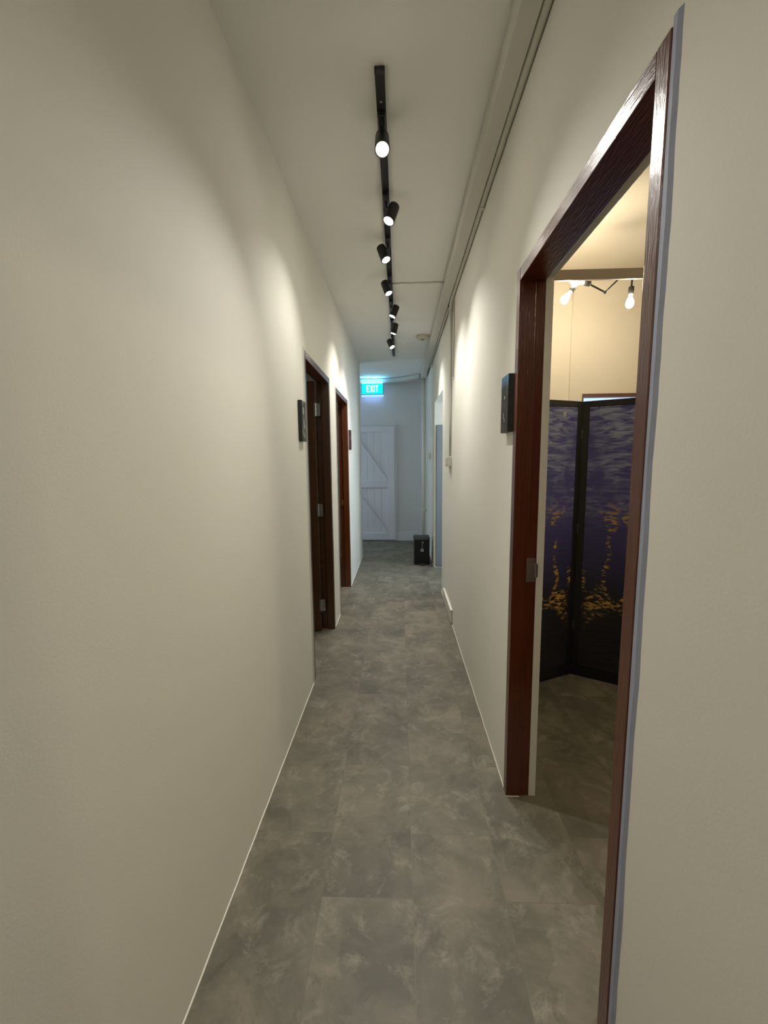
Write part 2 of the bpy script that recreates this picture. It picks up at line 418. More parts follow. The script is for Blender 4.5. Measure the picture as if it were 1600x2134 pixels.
obj('door_rails', bm, M_DOORW, d)
def brace(xa, za, xb, zb, wd):
    bm = nb(); dv = Vector((xb-xa, zb-za)).normalized(); nn = Vector((-dv.y, dv.x))*wd/2
    L0, R0, B0, T0 = ax+s+.001, bx_-s-.001, min(za, zb), max(za, zb)
    prof = []
    quad = [(xa+nn.x, za+nn.y), (xb+nn.x, zb+nn.y), (xb-nn.x, zb-nn.y), (xa-nn.x, za-nn.y)]
    quad = [(min(max(px, L0), R0), min(max(pz, B0), T0)) for px, pz in quad]
    lo = [bm.verts.new((px, yf-.010, pz)) for px, pz in quad]; hi = [bm.verts.new((px, yf+.013, pz)) for px, pz in quad]
    bm.faces.new(lo); bm.faces.new(hi[::-1])
    for k in range(4): bm.faces.new([lo[k], lo[(k+1) % 4], hi[(k+1) % 4], hi[k]])
    return bm
obj('brace', brace(ax+s-.03, z1-.098, bx_-s+.03, 1.075, .095), M_DOORW, d)
obj('brace', brace(ax+s-.03, .965, bx_-s+.03, z0+.125, .095), M_DOORW, d)
bm = nb(); bx(bm, ax-.026, ax-.003, YE-.03, YE, 0, z1+.022, .003); bx(bm, bx_+.004, bx_+.026, YE-.03, YE, 0, z1+.022, .003); bx(bm, ax-.003, bx_+.004, YE-.03, YE, z1+.004, z1+.022, .003)
obj('door_trim', bm, M_DOORW, d)

# door_6 : far doorway of the right room
d = empty('door_6', (dw0, BY, 0)); d['kind'] = 'structure'; d['label'] = 'brown framed doorway in the far wall of the right room, glowing sheet for the daylight beyond'
bm = nb(); bx(bm, dw0+.001, dw0+.014, BY-.004, BY+.1, .001, dz-.001); bx(bm, dw1-.04, dw1-.001, BY-.004, BY+.1, .001, dz-.001); bx(bm, dw0+.014, dw1-.04, BY-.004, BY+.1, dz-.040, dz-.001, .002)
obj('frame', bm, M_WOOD, d)
bm = nb(); bx(bm, dw0+.014, dw1-.04, BY+.05, BY+.06, .01, dz-.04)
obj('daylight_sheet', bm, M_DAY, d)  # glowing sheet in the opening stands in for the daylight beyond

# added windows, out of view, whose glowing panes brighten the far end
def window(name, x, sgn, ya, yb, za, zb, m):
    d = empty(name, (x, (ya+yb)/2, za)); d['kind'] = 'structure'; d['label'] = 'added glowing window out of view, bluish light for the far end'
    bm = nb(); t = .04
    x0, x1 = sorted((x, x+sgn*.03))
    bx(bm, x0, x1, ya, ya+t, za, zb); bx(bm, x0, x1, yb-t, yb, za, zb); bx(bm, x0, x1, ya+t, yb-t, za, za+t); bx(bm, x0, x1, ya+t, yb-t, zb-t, zb)
    obj('window_frame', bm, M_DOORW, d)
    bm = nb(); xa, xb = sorted((x+sgn*.008, x+sgn*.014)); bx(bm, xa, xb, ya+t, yb-t, za+t, zb-t); obj('glow_pane', bm, m, d)
window('added_window_1', 2.0, -1, 4.68, 5.45, 1.0, 2.3, M_DAYW)
window('added_window_2', -3.0, 1, 6.45, 7.25, 1.0, 2.1, M_DAYL)

# ------------------------------------------------------------------ corridor ceiling services
def tube_thing(name, pts, r, m, label, cat, n=14):
    bm = nb(); sweep(bm, pts, circ(r, n)); o = obj(name, bm, m, None, True); return tag(o, label, cat)
# trunking
TX0, TX1, TZ = .356, .422, ZC-.088
bm = nb(); bx(bm, TX0, TX1, YB, 7.02, TZ, ZC-.009, .003)
tr = tag(obj('cable_trunking', bm, M_PVC2), 'long boxed cable trunking running under the ceiling edge above the right wall', 'cable trunking')
bm = nb(); bx(bm, TX0-.0008, TX0, YB, 7.02, ZC-.034, ZC-.031)
obj('cover_seam', bm, M_PVC, tr)
pts = [(.4395, YB+.01, ZC-.072)]+[(.4395, y*.25, ZC-.072) for y in range(-5, 15)]+[(.4395, 3.62, ZC-.078), (.4395, 3.70, ZC-.095), (.440, 3.74, ZC-.14)]
bm = nb(); sweep(bm, pts, circ(.0145)); cyl(bm, (.440, 3.745, ZC-.13), (.440, 3.745, ZC-.17), .0155)
p1 = tag(obj('conduit_pipe', bm, M_PVC2, None, True), 'round painted conduit beside the ceiling trunking, bending down to the switch drop', 'conduit')
for y in (-.3, 1.1, 2.4):
    bm = nb(); cyl(bm, (.4395, y-.012, ZC-.0725), (.4395, y+.012, ZC-.0725), .0158); bx(bm, .434, XR-.0005, y-.010, y+.010, ZC-.092, ZC-.086)
    obj('pipe_clip', bm, M_PVC2, p1)
pts = [(.438, 3.86+.25*i, ZC-.072) for i in range(9)]+[(.438, 5.95, ZC-.075), (.44, 6.0, ZC-.1)]
bm = nb(); sweep(bm, pts, circ(.012)); bx(bm, .425, XR-.001, 5.97, 6.01, ZC-.13, ZC-.09, .003)
tag(obj('conduit_pipe', bm, M_PVC2, None, True), 'thinner painted conduit continuing beside the far end of the trunking', 'conduit')
# drop to switch
bm = nb(); sweep(bm, [(.4455, 3.755, z) for z in (2.70, 2.3, 1.9, 1.4745)], circ(.0095), (0, 1, 0))
tag(obj('switch_conduit', bm, M_PVC, None, True), 'white vertical conduit dropping down the right wall to the switch box', 'conduit')
bm = nb(); sweep(bm, [(.4495, 3.61, z) for z in (2.73, 2.4, 2.13)], circ(.006), (0, 1, 0)); bx(bm, .443, XR-.0005, 3.601, 3.619, 2.112, 2.13, .002)
tag(obj('thin_cable_conduit', bm, M_PVC, None, True), 'short thin white cable run ending partway down the right wall', 'conduit')
# ceiling wire
pts = [(-.052+.41*i/10, 3.52+.004*math.sin(i*2.1), ZC-.0055) for i in range(11)]
tube_thing('ceiling_cable', pts, .005, M_PVC2, 'thin white cable crossing the ceiling from the light track to the trunking', 'cable', 8)

# end-wall trunking that curves towards the right wall
pts = [(-2.0+.19*i, 7.425, ZC-.042) for i in range(10)]
for i in range(1, 9):
    t = i/8; pts.append((-.29+.30*t+.27*t, 7.425-.30*t*t, ZC-.042+.004*t))
pts.append((.336, 7.095, ZC-.040))
bm = nb(); sweep(bm, pts, [(-.020, -.034), (.030, -.034), (.030, .032), (-.020, .032)])
tag(obj('curved_cable_trunking', bm, M_PVC2), 'pale trunking along the top of the end wall curving towards the right', 'cable trunking')
bm = nb(); sweep(bm, [(p[0], p[1]+.0, ZC-.083) for p in pts[8:]], circ(.007, 8))
tag(obj('thin_cable', bm, M_PVC, None, True), 'thin cable running just beneath the end wall trunking', 'cable')

# vertical drain pipe
pr = empty('drain_pipe', (.398, 7.055, 0)); tag(pr, 'white vertical drain pipe in the far right corner behind the bin', 'pipe')
bm = nb(); cyl(bm, (.398, 7.055, .002), (.398, 7.055, ZC-.002), .027, seg=24); cyl(bm, (.398, 7.055, 1.92), (.398, 7.055, 2.05), .032, seg=24)
obj('pipe', bm, M_CAULK, pr, True)
bm = nb(); cyl(bm, (.398, 7.055, .585), (.398, 7.055, .615), .031, seg=24); bx(bm, .42, XR-.0005, 7.043, 7.067, .590, .610, .003)
obj('pipe_bracket', bm, M_CAULK, pr)

# smoke detector
sd = empty('smoke_detector', (.268, 4.97, ZC)); tag(sd, 'round cream smoke detector on the ceiling beside the trunking', 'smoke detector')
bm = nb(); lathe(bm, (.268, 4.97, ZC-.0005), (0, 0, -1), [(0, 0), (0, .075), (.012, .075), (.014, .068), (.030, .062), (.038, .050), (.040, 0)], 32); obj('detector_body', bm, mat('detector_cream', srgb(196, 188, 168), .5), sd, True)
bm = nb(); lathe(bm, (.268, 4.97, ZC-.0395), (0, 0, -1), [(0, 0), (0, .022), (.008, .020), (.010, 0)], 20); obj('sensor_cap', bm, mat('detector_cap', srgb(150, 144, 128), .5), sd, True)

# ------------------------------------------------------------------ light track and spots
def tx(y): return -.064-.002*(y-1.684)
trk = empty('lighting_track', (tx(3.7), 3.7, ZC)); tag(trk, 'long black lighting track screwed along the corridor ceiling', 'lighting track')
bm = nb(); h = .019
sweep(bm, [(tx(1.684), 1.684, ZC-h/2-.001), (tx(3.75), 3.75, ZC-h/2-.001)], [(-.018, -h/2), (.018, -h/2), (.018, h/2), (-.018, h/2)])
obj('track_rail', bm, M_BLACK, trk)
bm = nb(); sweep(bm, [(tx(3.752), 3.752, ZC-h/2-.001), (tx(5.80), 5.80, ZC-h/2-.001)], [(-.018, -h/2), (.018, -h/2), (.018, h/2), (-.018, h/2)])
obj('track_rail', bm, M_BLACK, trk)
bm = nb(); bx(bm, tx(1.68)-.019, tx(1.68)+.019, 1.672, 1.684, ZC-.0215, ZC-.001, .002); obj('track_end_cap', bm, M_BLACK, trk)
bm = nb()
for dx in (-.013, 0, .013): bx(bm, tx(5.8)+dx-.002, tx(5.8)+dx+.002, 5.80, 5.848, ZC-.016, ZC-.010)
obj('connector_pin', bm, M_CHROME, trk)
for y in (1.80, 1.97, 2.60, 3.2, 3.6, 4.1, 5.4):
    bm = nb(); lathe(bm, (tx(y), y, ZC-.0205), (0, 0, -1), [(0, 0), (0, .005), (.0015, .004), (.002, 0)], 10)
    obj('track_screw', bm, M_CHROME, trk)
# spots: adapter y, lamp-side offset of the head, aim axis, label
SP = [
 (1.90, .000, (.02, -.50, -.86), 1.1, 'nearest black track spotlight, its glaring lens turned towards the viewer'),
 (2.40, .030, (-.34, -.25, -.90), .50, 'second spotlight from the near end, body leaning right of the track'),
 (2.83, -.030, (.36, -.22, -.90), .66, 'third spotlight from the near end, body leaning left with a bright lens'),
 (3.36, -.026, (.36, -.15, -.91), .85, 'fourth spotlight from the near end, leaning left just before the ceiling cable'),
 (3.87, .030, (-.40, -.05, -.90), .8, 'fifth spotlight from the near end, tilted to the right with its lens seen edge-on'),
 (4.36, .026, (-.28, .06, -.95), 1.1, 'sixth spotlight from the near end, nearly upright on the right of the track'),
 (4.90, -.026, (.40, -.28, -.87), .8, 'farthest track spotlight, leaning left close to the track end'),
]
def make_spot(y, off, ax_, k, label):
    x = tx(y); a = Vector(ax_).normalized()
    r = empty('track_spotlight', (x, y, ZC-.020)); tag(r, label, 'spotlight', 'track spotlights along the corridor ceiling')
    bm = nb(); bx(bm, x-.015, x+.015, y-.06, y+.05, ZC-.040, ZC-.0205, .003)
    ad = obj('track_adapter', bm, M_BLACK, r)
    bm = nb(); bx(bm, x-.004, x+.004, y-.035, y-.005, ZC-.0415, ZC-.040); obj('adapter_latch', bm, M_CHROME, ad)
    c = Vector((x+off, y-.005, ZC-.098))
    bm = nb(); cyl(bm, (x, y, ZC-.040), (x, y, ZC-.066), .007, seg=12); cyl(bm, (x, y, ZC-.064), (x+off*.6, y, ZC-.080), .007, seg=12)
    obj('swivel_arm', bm, M_BLACK, r, True)
    back = c-a*.050
    bm = nb(); lathe(bm, back, a, [(0, 0), (0, .022), (.003, .027), (.014, .029), (.095, .0315), (.100, .0315), (.100, .0285), (.088, .0275), (.088, 0)], 28)
    hd = obj('lamp_head', bm, M_BLACK, r, True)
    bm = nb(); lathe(bm, back, a, [(.0885, 0), (.0885, .0272), (.099, .0280), (.099, .0250), (.0965, .0248), (.0965, 0)], 28)
    obj('lamp_ring', bm, M_LENSD, r, True)
    bm = nb(); lathe(bm, back, a, [(.0970, 0), (.0970, .0245), (.1005, .018), (.1020, 0)], 24)
    obj('lamp_lens', bm, M_LENS, r, True)
    ld = bpy.data.lights.new('spot_beam', 'SPOT'); ld.energy = SPOT_W*k; ld.color = SPOT_COL
    ld.spot_size = math.radians(92); ld.spot_blend = 1.0; ld.shadow_soft_size = .02
    lo = bpy.data.objects.new('spot_beam', ld); COL.objects.link(lo)
    lo.location = back+a*.108; lo.rotation_mode = 'QUATERNION'; lo.rotation_quaternion = (-a).to_track_quat('Z', 'Y')
    lo.parent = r; lo.matrix_parent_inverse = Matrix.Translation(-r.location)
    return r
for s_ in SP: make_spot(*s_)

# ------------------------------------------------------------------ exit sign
ex = empty('exit_sign', (-.46, 7.38, 2.57)); tag(ex, 'lit green exit sign on the end wall above the white door', 'exit sign')
EX0, EX1, EZ0, EZ1, EY = -.640, -.282, 2.572, 2.748, 7.31
bm = nb(); bx(bm, EX0-.006, EX1+.006, EY+.003, EY+.055, EZ0-.006, EZ1+.002, .004); bx(bm, EX0+.05, EX1-.05, EY+.055, YE-.0005, EZ0+.03, EZ1-.03)
obj('sign_casing', bm, M_SIGNC, ex)
bm = nb(); bx(bm, EX0, EX1, EY-.004, EY+.003, EZ0, EZ1, .002); fc = obj('sign_face', bm, M_SIGNF, ex)
bm = nb(); bx(bm, EX0+.004, EX1-.004, EY+.004, EY+.05, EZ1+.0025, EZ1+.006); obj('upper_light_slot', bm, M_SIGNG, ex)
bm = nb(); bx(bm, EX0-.01, EX1+.01, EY+.02, EY+.05, EZ0-.040, EZ0-.010, .003); obj('lower_lip', bm, M_SIGNB, ex)
bm = nb(); bx(bm, EX0+.02, EX1-.02, EY+.052, EY+.072, EZ0-.012, EZ0-.006); obj('lower_light_slot', bm, mat('exit_sign_down_slot', (.5, .7, 1, 1), .4, emit=(.30, .48, 1, 1), estr=6), ex)
bm = nb(); z_ = (EZ0+EZ1)/2; v = [bm.verts.new(p) for p in ((EX0-.0075, EY+.012, z_), (EX0-.0075, EY+.045, z_+.02), (EX0-.0075, EY+.045, z_-.02))]
v2 = [bm.verts.new((EX0-.0060, w_.co.y, w_.co.z)) for w_ in v]
bm.faces.new(v); bm.faces.new(v2[::-1])
for k in range(3): bm.faces.new([v[k], v[(k+1) % 3], v2[(k+1) % 3], v2[k]])
obj('side_arrow', bm, M_SIGNT, ex)
def letter_bars():
    H, Wd, st = .112, .050, .017; gap = .010
    out = []; x = 0
    def bar(x0, z0, x1, z1, w): out.append((x0, z0, x1, z1, w))
    hs = st/2
    bar(x+hs, 0, x+hs, H, st)
    for z in (hs, H/2, H-hs): bar(x, z, x+Wd*(.9 if z == H/2 else 1), z, st)
    yield out; out = []; x += Wd+gap
    w = .058; bar(x+hs, 0, x+w-hs, H, st); bar(x+hs, H, x+w-hs, 0, st)
    yield out; out = []; x += w+gap
    bar(x+hs, 0, x+hs, H, st); yield out; out = []; x += st+gap
    bar(x, H-hs, x+Wd, H-hs, st); bar(x+Wd/2, 0, x+Wd/2, H, st); yield out
for bars in letter_bars():
    bm = nb()
    for i, (xa, za, xb, zb, w) in enumerate(bars):
        p = Vector((xa, 0, za)); q = Vector((xb, 0, zb)); dv = (q-p).normalized(); nn = Vector((-dv.z, 0, dv.x))*w/2
        if abs(dv.x) > .05 and abs(dv.z) > .05: nn = Vector((w*.56, 0, 0))
        f = EY-.0065-.0001*i; vs = []
        for yv in (f, EY-.0035):
            vs.append([bm.verts.new((-.562+c.x, yv, z_-.056+c.z)) for c in (p+nn, q+nn, q-nn, p-nn)])
        bm.faces.new(vs[0]); bm.faces.new(vs[1][::-1])
        for k in range(4): bm.faces.new([vs[0][k], vs[0][(k+1) % 4], vs[1][(k+1) % 4], vs[1][k]])
    o = obj('exit_letter', bm, M_SIGNT, None); o.parent = fc
    o.matrix_parent_inverse = Matrix.Translation(-ex.location)
fc.matrix_parent_inverse = ex.matrix_basis.inverted()
for c in fc.children: c.matrix_parent_inverse = Matrix.Identity(4)

# ------------------------------------------------------------------ wall plaques
def canvas_mat(name, c1, c2, patch=None, pz=0):
    m = mat(name, c1, .6, spec=.3); nt = m.node_tree; b = nt.nodes['Principled BSDF']; L = nt.links
    tc = nt.nodes.new('ShaderNodeTexCoord'); n = nt.nodes.new('ShaderNodeTexNoise'); n.inputs['Scale'].default_value = 22; n.inputs['Detail'].default_value = 4
    cr = nt.nodes.new('ShaderNodeValToRGB'); cr.color_ramp.elements[0].position = .45; cr.color_ramp.elements[0].color = c1; cr.color_ramp.elements[1].position = .8; cr.color_ramp.elements[1].color = c2
    L.new(tc.outputs['Object'], n.inputs['Vector']); L.new(n.outputs['Fac'], cr.inputs['Fac']); out = cr.outputs['Color']
    if patch:
        sx = nt.nodes.new('ShaderNodeSeparateXYZ'); L.new(tc.outputs['Object'], sx.inputs[0])
        ad = nt.nodes.new('ShaderNodeMath'); ad.operation = 'MULTIPLY_ADD'; ad.inputs[1].default_value = .06; L.new(n.outputs['Fac'], ad.inputs[0]); L.new(sx.outputs['Z'], ad.inputs[2])
        gt = nt.nodes.new('ShaderNodeMapRange'); gt.inputs['From Min'].default_value = pz; gt.inputs['From Max'].default_value = pz+.03; L.new(ad.outputs[0], gt.inputs['Value'])
        mx = nt.nodes.new('ShaderNodeMix'); mx.data_type = 'RGBA'; L.new(gt.outputs[0], mx.inputs['Factor']); L.new(out, mx.inputs['A']); mx.inputs['B'].default_value = patch; out = mx.outputs['Result']
    L.new(out, b.inputs['Base Color']); return m
M_PSIDE = mat('plaque_black_edge', srgb(34, 30, 29), .5)
def plaque(x, side, ya, yb, za, zb, t, mface, label, dots, medge=M_PSIDE):
    p = empty('wall_plaque', (x, (ya+yb)/2, za)); tag(p, label, 'wall plaque', 'small dark plaques beside the doorways')
    xa, xb = sorted((x+side*.0005, x+side*(t-.001)))
    bm = nb(); bx(bm, xa, xb, ya, yb, za, zb, .002); obj('plaque_body', bm, medge, p)
    xa, xb = sorted((x+side*(t-.001), x+side*(t+.0006)))
    bm = nb(); bx(bm, xa, xb, ya+.001, yb-.001, za+.001, zb-.001); f = obj('printed_face', bm, mface, p)
    for (u, v_, a, b_) in dots:
        bm = nb(); yy_, zz_ = ya+u*(yb-ya), za+v_*(zb-za); xa, xb = sorted((x+side*(t+.0006), x+side*(t+.001)))
        bx(bm, xa, xb, yy_-a, yy_+a, zz_-b_, zz_+b_)
        obj('printed_mark', bm, M_MARK, f)
    return p
plaque(XR, -1, 1.722, 1.835, 1.558, 1.786, .023, canvas_mat('plaque_print_grey_blue', srgb(46, 43, 38), srgb(80, 74, 56), srgb(84, 130, 165), 1.765), 'dark plaque with a blue-tinted top beside the right door frame', [(.5, .62, .006, .006), (.62, .30, .003, .012), (.5, .22, .003, .008)])
plaque(XL, 1, 2.388, 2.490, 1.563, 1.792, .023, canvas_mat('plaque_print_olive', srgb(60, 62, 54), srgb(150, 148, 134)), 'dark plaque on the left wall before the first left doorway', [(.35, .75, .008, .02), (.45, .42, .006, .022), (.6, .12, .004, .01)])
plaque(XL, 1, 4.735, 4.835, 1.570, 1.790, .022, canvas_mat('plaque_print_maroon', srgb(70, 44, 42), srgb(92, 60, 56)), 'small maroon-brown plaque on the left wall past the second doorway', [(.5, .6, .006, .02)], mat('plaque_maroon_edge', srgb(84, 56, 54), .5))

# ------------------------------------------------------------------ switches, access trim
sw = empty('isolator_switch', (XR, 3.78, 1.39)); tag(sw, 'white switch box under the vertical conduit on the right wall', 'switch')
bm = nb(); bx(bm, XR-.036, XR-.0005, 3.712, 3.80, 1.388, 1.474, .004); obj('switch_box', bm, M_PVC, sw)
bm = nb(); bx(bm, XR-.046, XR-.036, 3.716, 3.796, 1.392, 1.470, .003); fp = obj('face_plate', bm, M_PVC, sw)
bm = nb(); bx(bm, XR-.052, XR-.046, 3.735, 3.777, 1.405, 1.457, .002); obj('rocker', bm, M_CAULK, fp)
bm = nb(); bx(bm, XR-.030, XR-.0005, 3.815, 3.90, 1.392, 1.468, .004); 
o = tag(obj('socket_outlet', bm, M_PVC), 'small white outlet box just behind the switch box on the right wall', 'socket')
bm = nb(); bx(bm, XR-.032, XR-.030, 3.822, 3.893, 1.398, 1.462, .001); obj('face_plate', bm, M_PVC2, o)
sw = empty('wall_switch', (XR, 6.30, 1.47)); tag(sw, 'small white switch on the far right wall beyond the opening', 'switch')
bm = nb(); bx(bm, XR-.030, XR-.0005, 6.22, 6.31, 1.455, 1.545, .004); obj('switch_box', bm, M_PVC, sw)
bm = nb(); bx(bm, XR-.034, XR-.030, 6.245, 6.285, 1.475, 1.525, .001); obj('rocker', bm, M_CAULK, sw)
sw = empty('room_light_switch', (XRo, 1.77, 1.41)); tag(sw, 'cream light switch on the room side of the wall past the right door jamb', 'switch')
bm = nb(); bx(bm, XRo+.0005, XRo+.016, 1.715, 1.80, 1.408, 1.494, .004); obj('face_plate', bm, M_CAULK, sw)
bm = nb(); bx(bm, XRo+.016, XRo+.020, 1.738, 1.778, 1.425, 1.478, .001); obj('rocker', bm, M_PVC, sw)
bm = nb(); bx(bm, XR-.016, XR-.0005, 3.56, 4.19, .012, .128, .002)
o = tag(obj('low_wall_cover', bm, M_PVC), 'white cover panel low on the right wall just above the floor', 'cover panel')
bm = nb(); bx(bm, XR-.020, XR-.0005, 3.555, 4.195, .128, .134, .001); obj('top_lip', bm, M_CAULK, o)

# ------------------------------------------------------------------ pedal bin
bn = empty('pedal_bin', (.300, 5.80, 0)); tag(bn, 'black pedal bin on the floor in front of the drain pipe', 'bin')
def rprism(x0, x1, y0, y1, z0, z1, r, taper=0, mfront=0):
    bm = nb(); ring0, ring1 = [], []
    pts = []
    for cx_, cy_, a0 in ((x1-r, y1-r, 0), (x0+r, y1-r, 90), (x0+r, y0+r, 180), (x1-r, y0+r, 270)):
        for k in range(6):
            a = math.radians(a0+k*18); pts.append((cx_+r*math.cos(a), cy_+r*math.sin(a)))
    mx_, my_ = (x0+x1)/2, (y0+y1)/2
    a = [bm.verts.new((mx_+(p[0]-mx_)*(1-taper), my_+(p[1]-my_)*(1-taper), z0)) for p in pts]
    b = [bm.verts.new((p[0], p[1], z1)) for p in pts]
    n = len(pts)
    for i in range(n): bm.faces.new([a[i], a[(i+1) % n], b[(i+1) % n], b[i]])
    bm.faces.new(a[::-1]); bm.faces.new(b)
    return bm
obj('bin_body', rprism(.193, .408, 5.690, 5.930, .012, .352, .028, .02), M_BIN, bn)
bm = rprism(.187, .413, 5.684, 5.936, .354, .392, .032)
for v in bm.verts:
    if v.co.z > .37: v.co = Vector((.3+(v.co.x-.3)*.95, 5.81+(v.co.y-5.81)*.93, .392-.014*((v.co.y-5.81)/.12)**2))
obj('bin_lid', bm, M_BINLID, bn)
obj('bin_base', rprism(.190, .411, 5.686, 5.934, 0, .016, .028), M_BIN, bn)
bm = nb(); bx(bm, .262, .338, 5.640, 5.690, .006, .020, .004); obj('foot_pedal', bm, M_BINLID, bn)
bm = nb(); FY = 5.6885
lathe(bm, (.302, FY+.001, .205), (0, -1, 0), [(0, .016), (.0012, .016), (.0012, .022), (0, .022)], 24)
bx(bm, .290, .294, FY-.0002, FY+.001, .192, .222); bx(bm, .302, .306, FY-.0002, FY+.001, .196, .216); bx(bm, .310, .326, FY-.0002, FY+.001, .186, .190); bx(bm, .312, .326, FY-.0002, FY+.001, .218, .222)
zz = .236
for i in range(9):
    hh = .008
    bx(bm, .300, .304, FY-.0002, FY+.001, zz, zz+hh*.7)
    if i % 2: bx(bm, .306, .312, FY-.0002, FY+.001, zz, zz+.002)
    else: bx(bm, .296, .300, FY-.0002, FY+.001, zz+.003, zz+.005)
    zz += .0095
bx(bm, .311, .320, FY-.0002, FY+.001, .305, .326)
obj('printed_mark', bm, M_MARK, bn)

# ------------------------------------------------------------------ right room: beam, chandelier, screen
bm = nb(); bx(bm, XRo+.0005, 3.62, 3.40, 3.425, 2.787, 2.862, .002)
tag(obj('ceiling_beam', bm, M_BEAM), 'taupe horizontal tie beam crossing the room beyond the right doorway', 'beam')
bm = nb(); sweep(bm, [(1.712, BY-.006, z) for z in (.0, 1.2, 2.4, 3.268)], circ(.005, 8), (0, 1, 0))
tag(obj('wall_conduit', bm, M_ROOM, None, True), 'thin cream vertical cable run on the far wall of the right room', 'conduit')

CY = 3.60
ch = empty('spider_chandelier', (1.86, CY, 2.91)); tag(ch, 'black jointed-arm chandelier with three glowing bulbs behind the beam of the right room', 'chandelier')
bm = nb(); lathe(bm, (1.86, 3.4255, 2.838), (0, 1, 0), [(0, 0), (0, .020), (.02, .020), (.03, .012), (.03, 0)], 20); cyl(bm, (1.86, 3.45, 2.838), (1.86, CY, 2.905), .008); bmesh.ops.create_uvsphere(bm, u_segments=14, v_segments=10, radius=.02, matrix=Matrix.Translation((1.86, CY, 2.905))); obj('mounting_canopy', bm, M_BLACK, ch, True)
def arm(pts, r=.0065):
    bm = nb()
    for a, b_ in zip(pts, pts[1:]): cyl(bm, a, b_, r, seg=10)
    for p in pts[1:-1]: bmesh.ops.create_uvsphere(bm, u_segments=12, v_segments=8, radius=.013, matrix=Matrix.Translation(p))
    return bm
def bulb(base, axis):
    a = Vector(axis).normalized(); base = Vector(base)
    bm = nb(); lathe(bm, base, a, [(0, 0), (0, .018), (.004, .021), (.056, .021), (.058, .016), (.058, 0)], 20); sk = obj('bulb_socket', bm, M_STEM, ch, True)
    bm = nb(); lathe(bm, base+a*.0585, a, [(0, .011), (.02, .0135), (.045, .024), (.065, .030), (.082, .029), (.097, .020), (.104, .008), (.105, 0)], 24); o = obj('glowing_bulb', bm, M_BULB, ch, True)
    return sk
hub = (1.86, CY, 2.905)
obj('arm', arm([hub, (1.66, CY+.05, 2.915), (1.47, CY, 2.890), (1.420, CY, 2.830)]), M_BLACK, ch); bulb((1.414, CY, 2.822), (-.60, 0, -.80))
obj('arm', arm([hub, (1.79, CY, 2.90), (1.653, CY, 2.766), (1.530, CY, 2.828)]), M_BLACK, ch); bulb((1.528, CY-.01, 2.829), (-.95, -.10, .12))
obj('arm', arm([hub, (1.857, CY, 2.805)]), M_BLACK, ch); bulb((1.857, CY, 2.803), (-.05, 0, -1))

def painting_mat():
    m = mat('abstract_night_blue_print', srgb(30, 28, 60), .42, spec=.6); nt = m.node_tree; b = nt.nodes['Principled BSDF']; L = nt.links; N = nt.nodes.new
    tc = N('ShaderNodeTexCoord'); sx = N('ShaderNodeSeparateXYZ'); L.new(tc.outputs['Object'], sx.inputs[0])
    def mp(scale):
        k = N('ShaderNodeMapping'); k.inputs['Scale'].default_value = scale; L.new(tc.outputs['Object'], k.inputs['Vector']); return k
    def nz(m_, sc, det=4, dist=0.):
        n = N('ShaderNodeTexNoise'); n.inputs['Scale'].default_value = sc; n.inputs['Detail'].default_value = det; n.inputs['Distortion'].default_value = dist; L.new(m_.outputs[0], n.inputs['Vector']); return n
    def rng(sock, a, b_, lo=0., hi=1.):
        k = N('ShaderNodeMapRange'); k.inputs['From Min'].default_value = a; k.inputs['From Max'].default_value = b_; k.inputs['To Min'].default_value = lo; k.inputs['To Max'].default_value = hi; L.new(sock, k.inputs['Value']); return k.outputs[0]
    def mul(a, b_):
        k = N('ShaderNodeMath'); k.operation = 'MULTIPLY'
        for i, s in enumerate((a, b_)):
            if isinstance(s, float): k.inputs[i].default_value = s
            else: L.new(s, k.inputs[i])
        return k.outputs[0]
    def mix(a, b_, f):
        k = N('ShaderNodeMix'); k.data_type = 'RGBA'
        for nme, s in (('A', a), ('B', b_)):
            if isinstance(s, tuple): k.inputs[nme].default_value = s
            else: L.new(s, k.inputs[nme])
        L.new(f, k.inputs['Factor']); return k.outputs['Result']
    z = sx.outputs['Z']
    strokes = nz(mp((10, 10, 42)), 1.0, 4, .8)
    big = nz(mp((3, 3, 5)), 1.0, 3, .5)
    # base: indigo above, near-black below (the print's own colours)
    base = mix((*srgb(22, 18, 30)[:3], 1), (*srgb(74, 72, 140)[:3], 1), rng(z, .55, 1.15))
    pale = mul(mul(rng(strokes.outputs['Fac'], .40, .60), rng(big.outputs['Fac'], .34, .56)), rng(z, .95, 1.3))
    base = mix(base, (*srgb(150, 160, 190)[:3], 1), pale)
    # ochre flecks gathered in loose clumps
    fl = nz(mp((24, 24, 70)), 1.0, 3, .6); cl = nz(mp((7, 7, 5)), 1.0, 2, .3)
    lowhi = mul(rng(z, .30, .55), rng(z, 1.22, 1.05))
    gold = mul(mul(rng(fl.outputs['Fac'], .50, .56), rng(cl.outputs['Fac'], .52, .58)), lowhi)
    base = mix(base, (*srgb(200, 162, 76)[:3], 1), gold)
    L.new(base, b.inputs['Base Color'])
    bp = N('ShaderNodeBump'); bp.inputs['Strength'].default_value = .8; bp.inputs['Distance'].default_value = .004
    L.new(strokes.outputs['Fac'], bp.inputs['Height']); L.new(bp.outputs['Normal'], b.inputs['Normal'])
    return m
M_PAINT = painting_mat()
hx, hy = 1.148, 2.725
fs = empty('folding_screen', (hx, hy, 0)); tag(fs, 'black framed folding screen with dark blue abstract painted panels standing in the right room', 'folding screen')
a_r = math.atan2(-.147, .250); a_l = math.atan2(-.109, -.232)
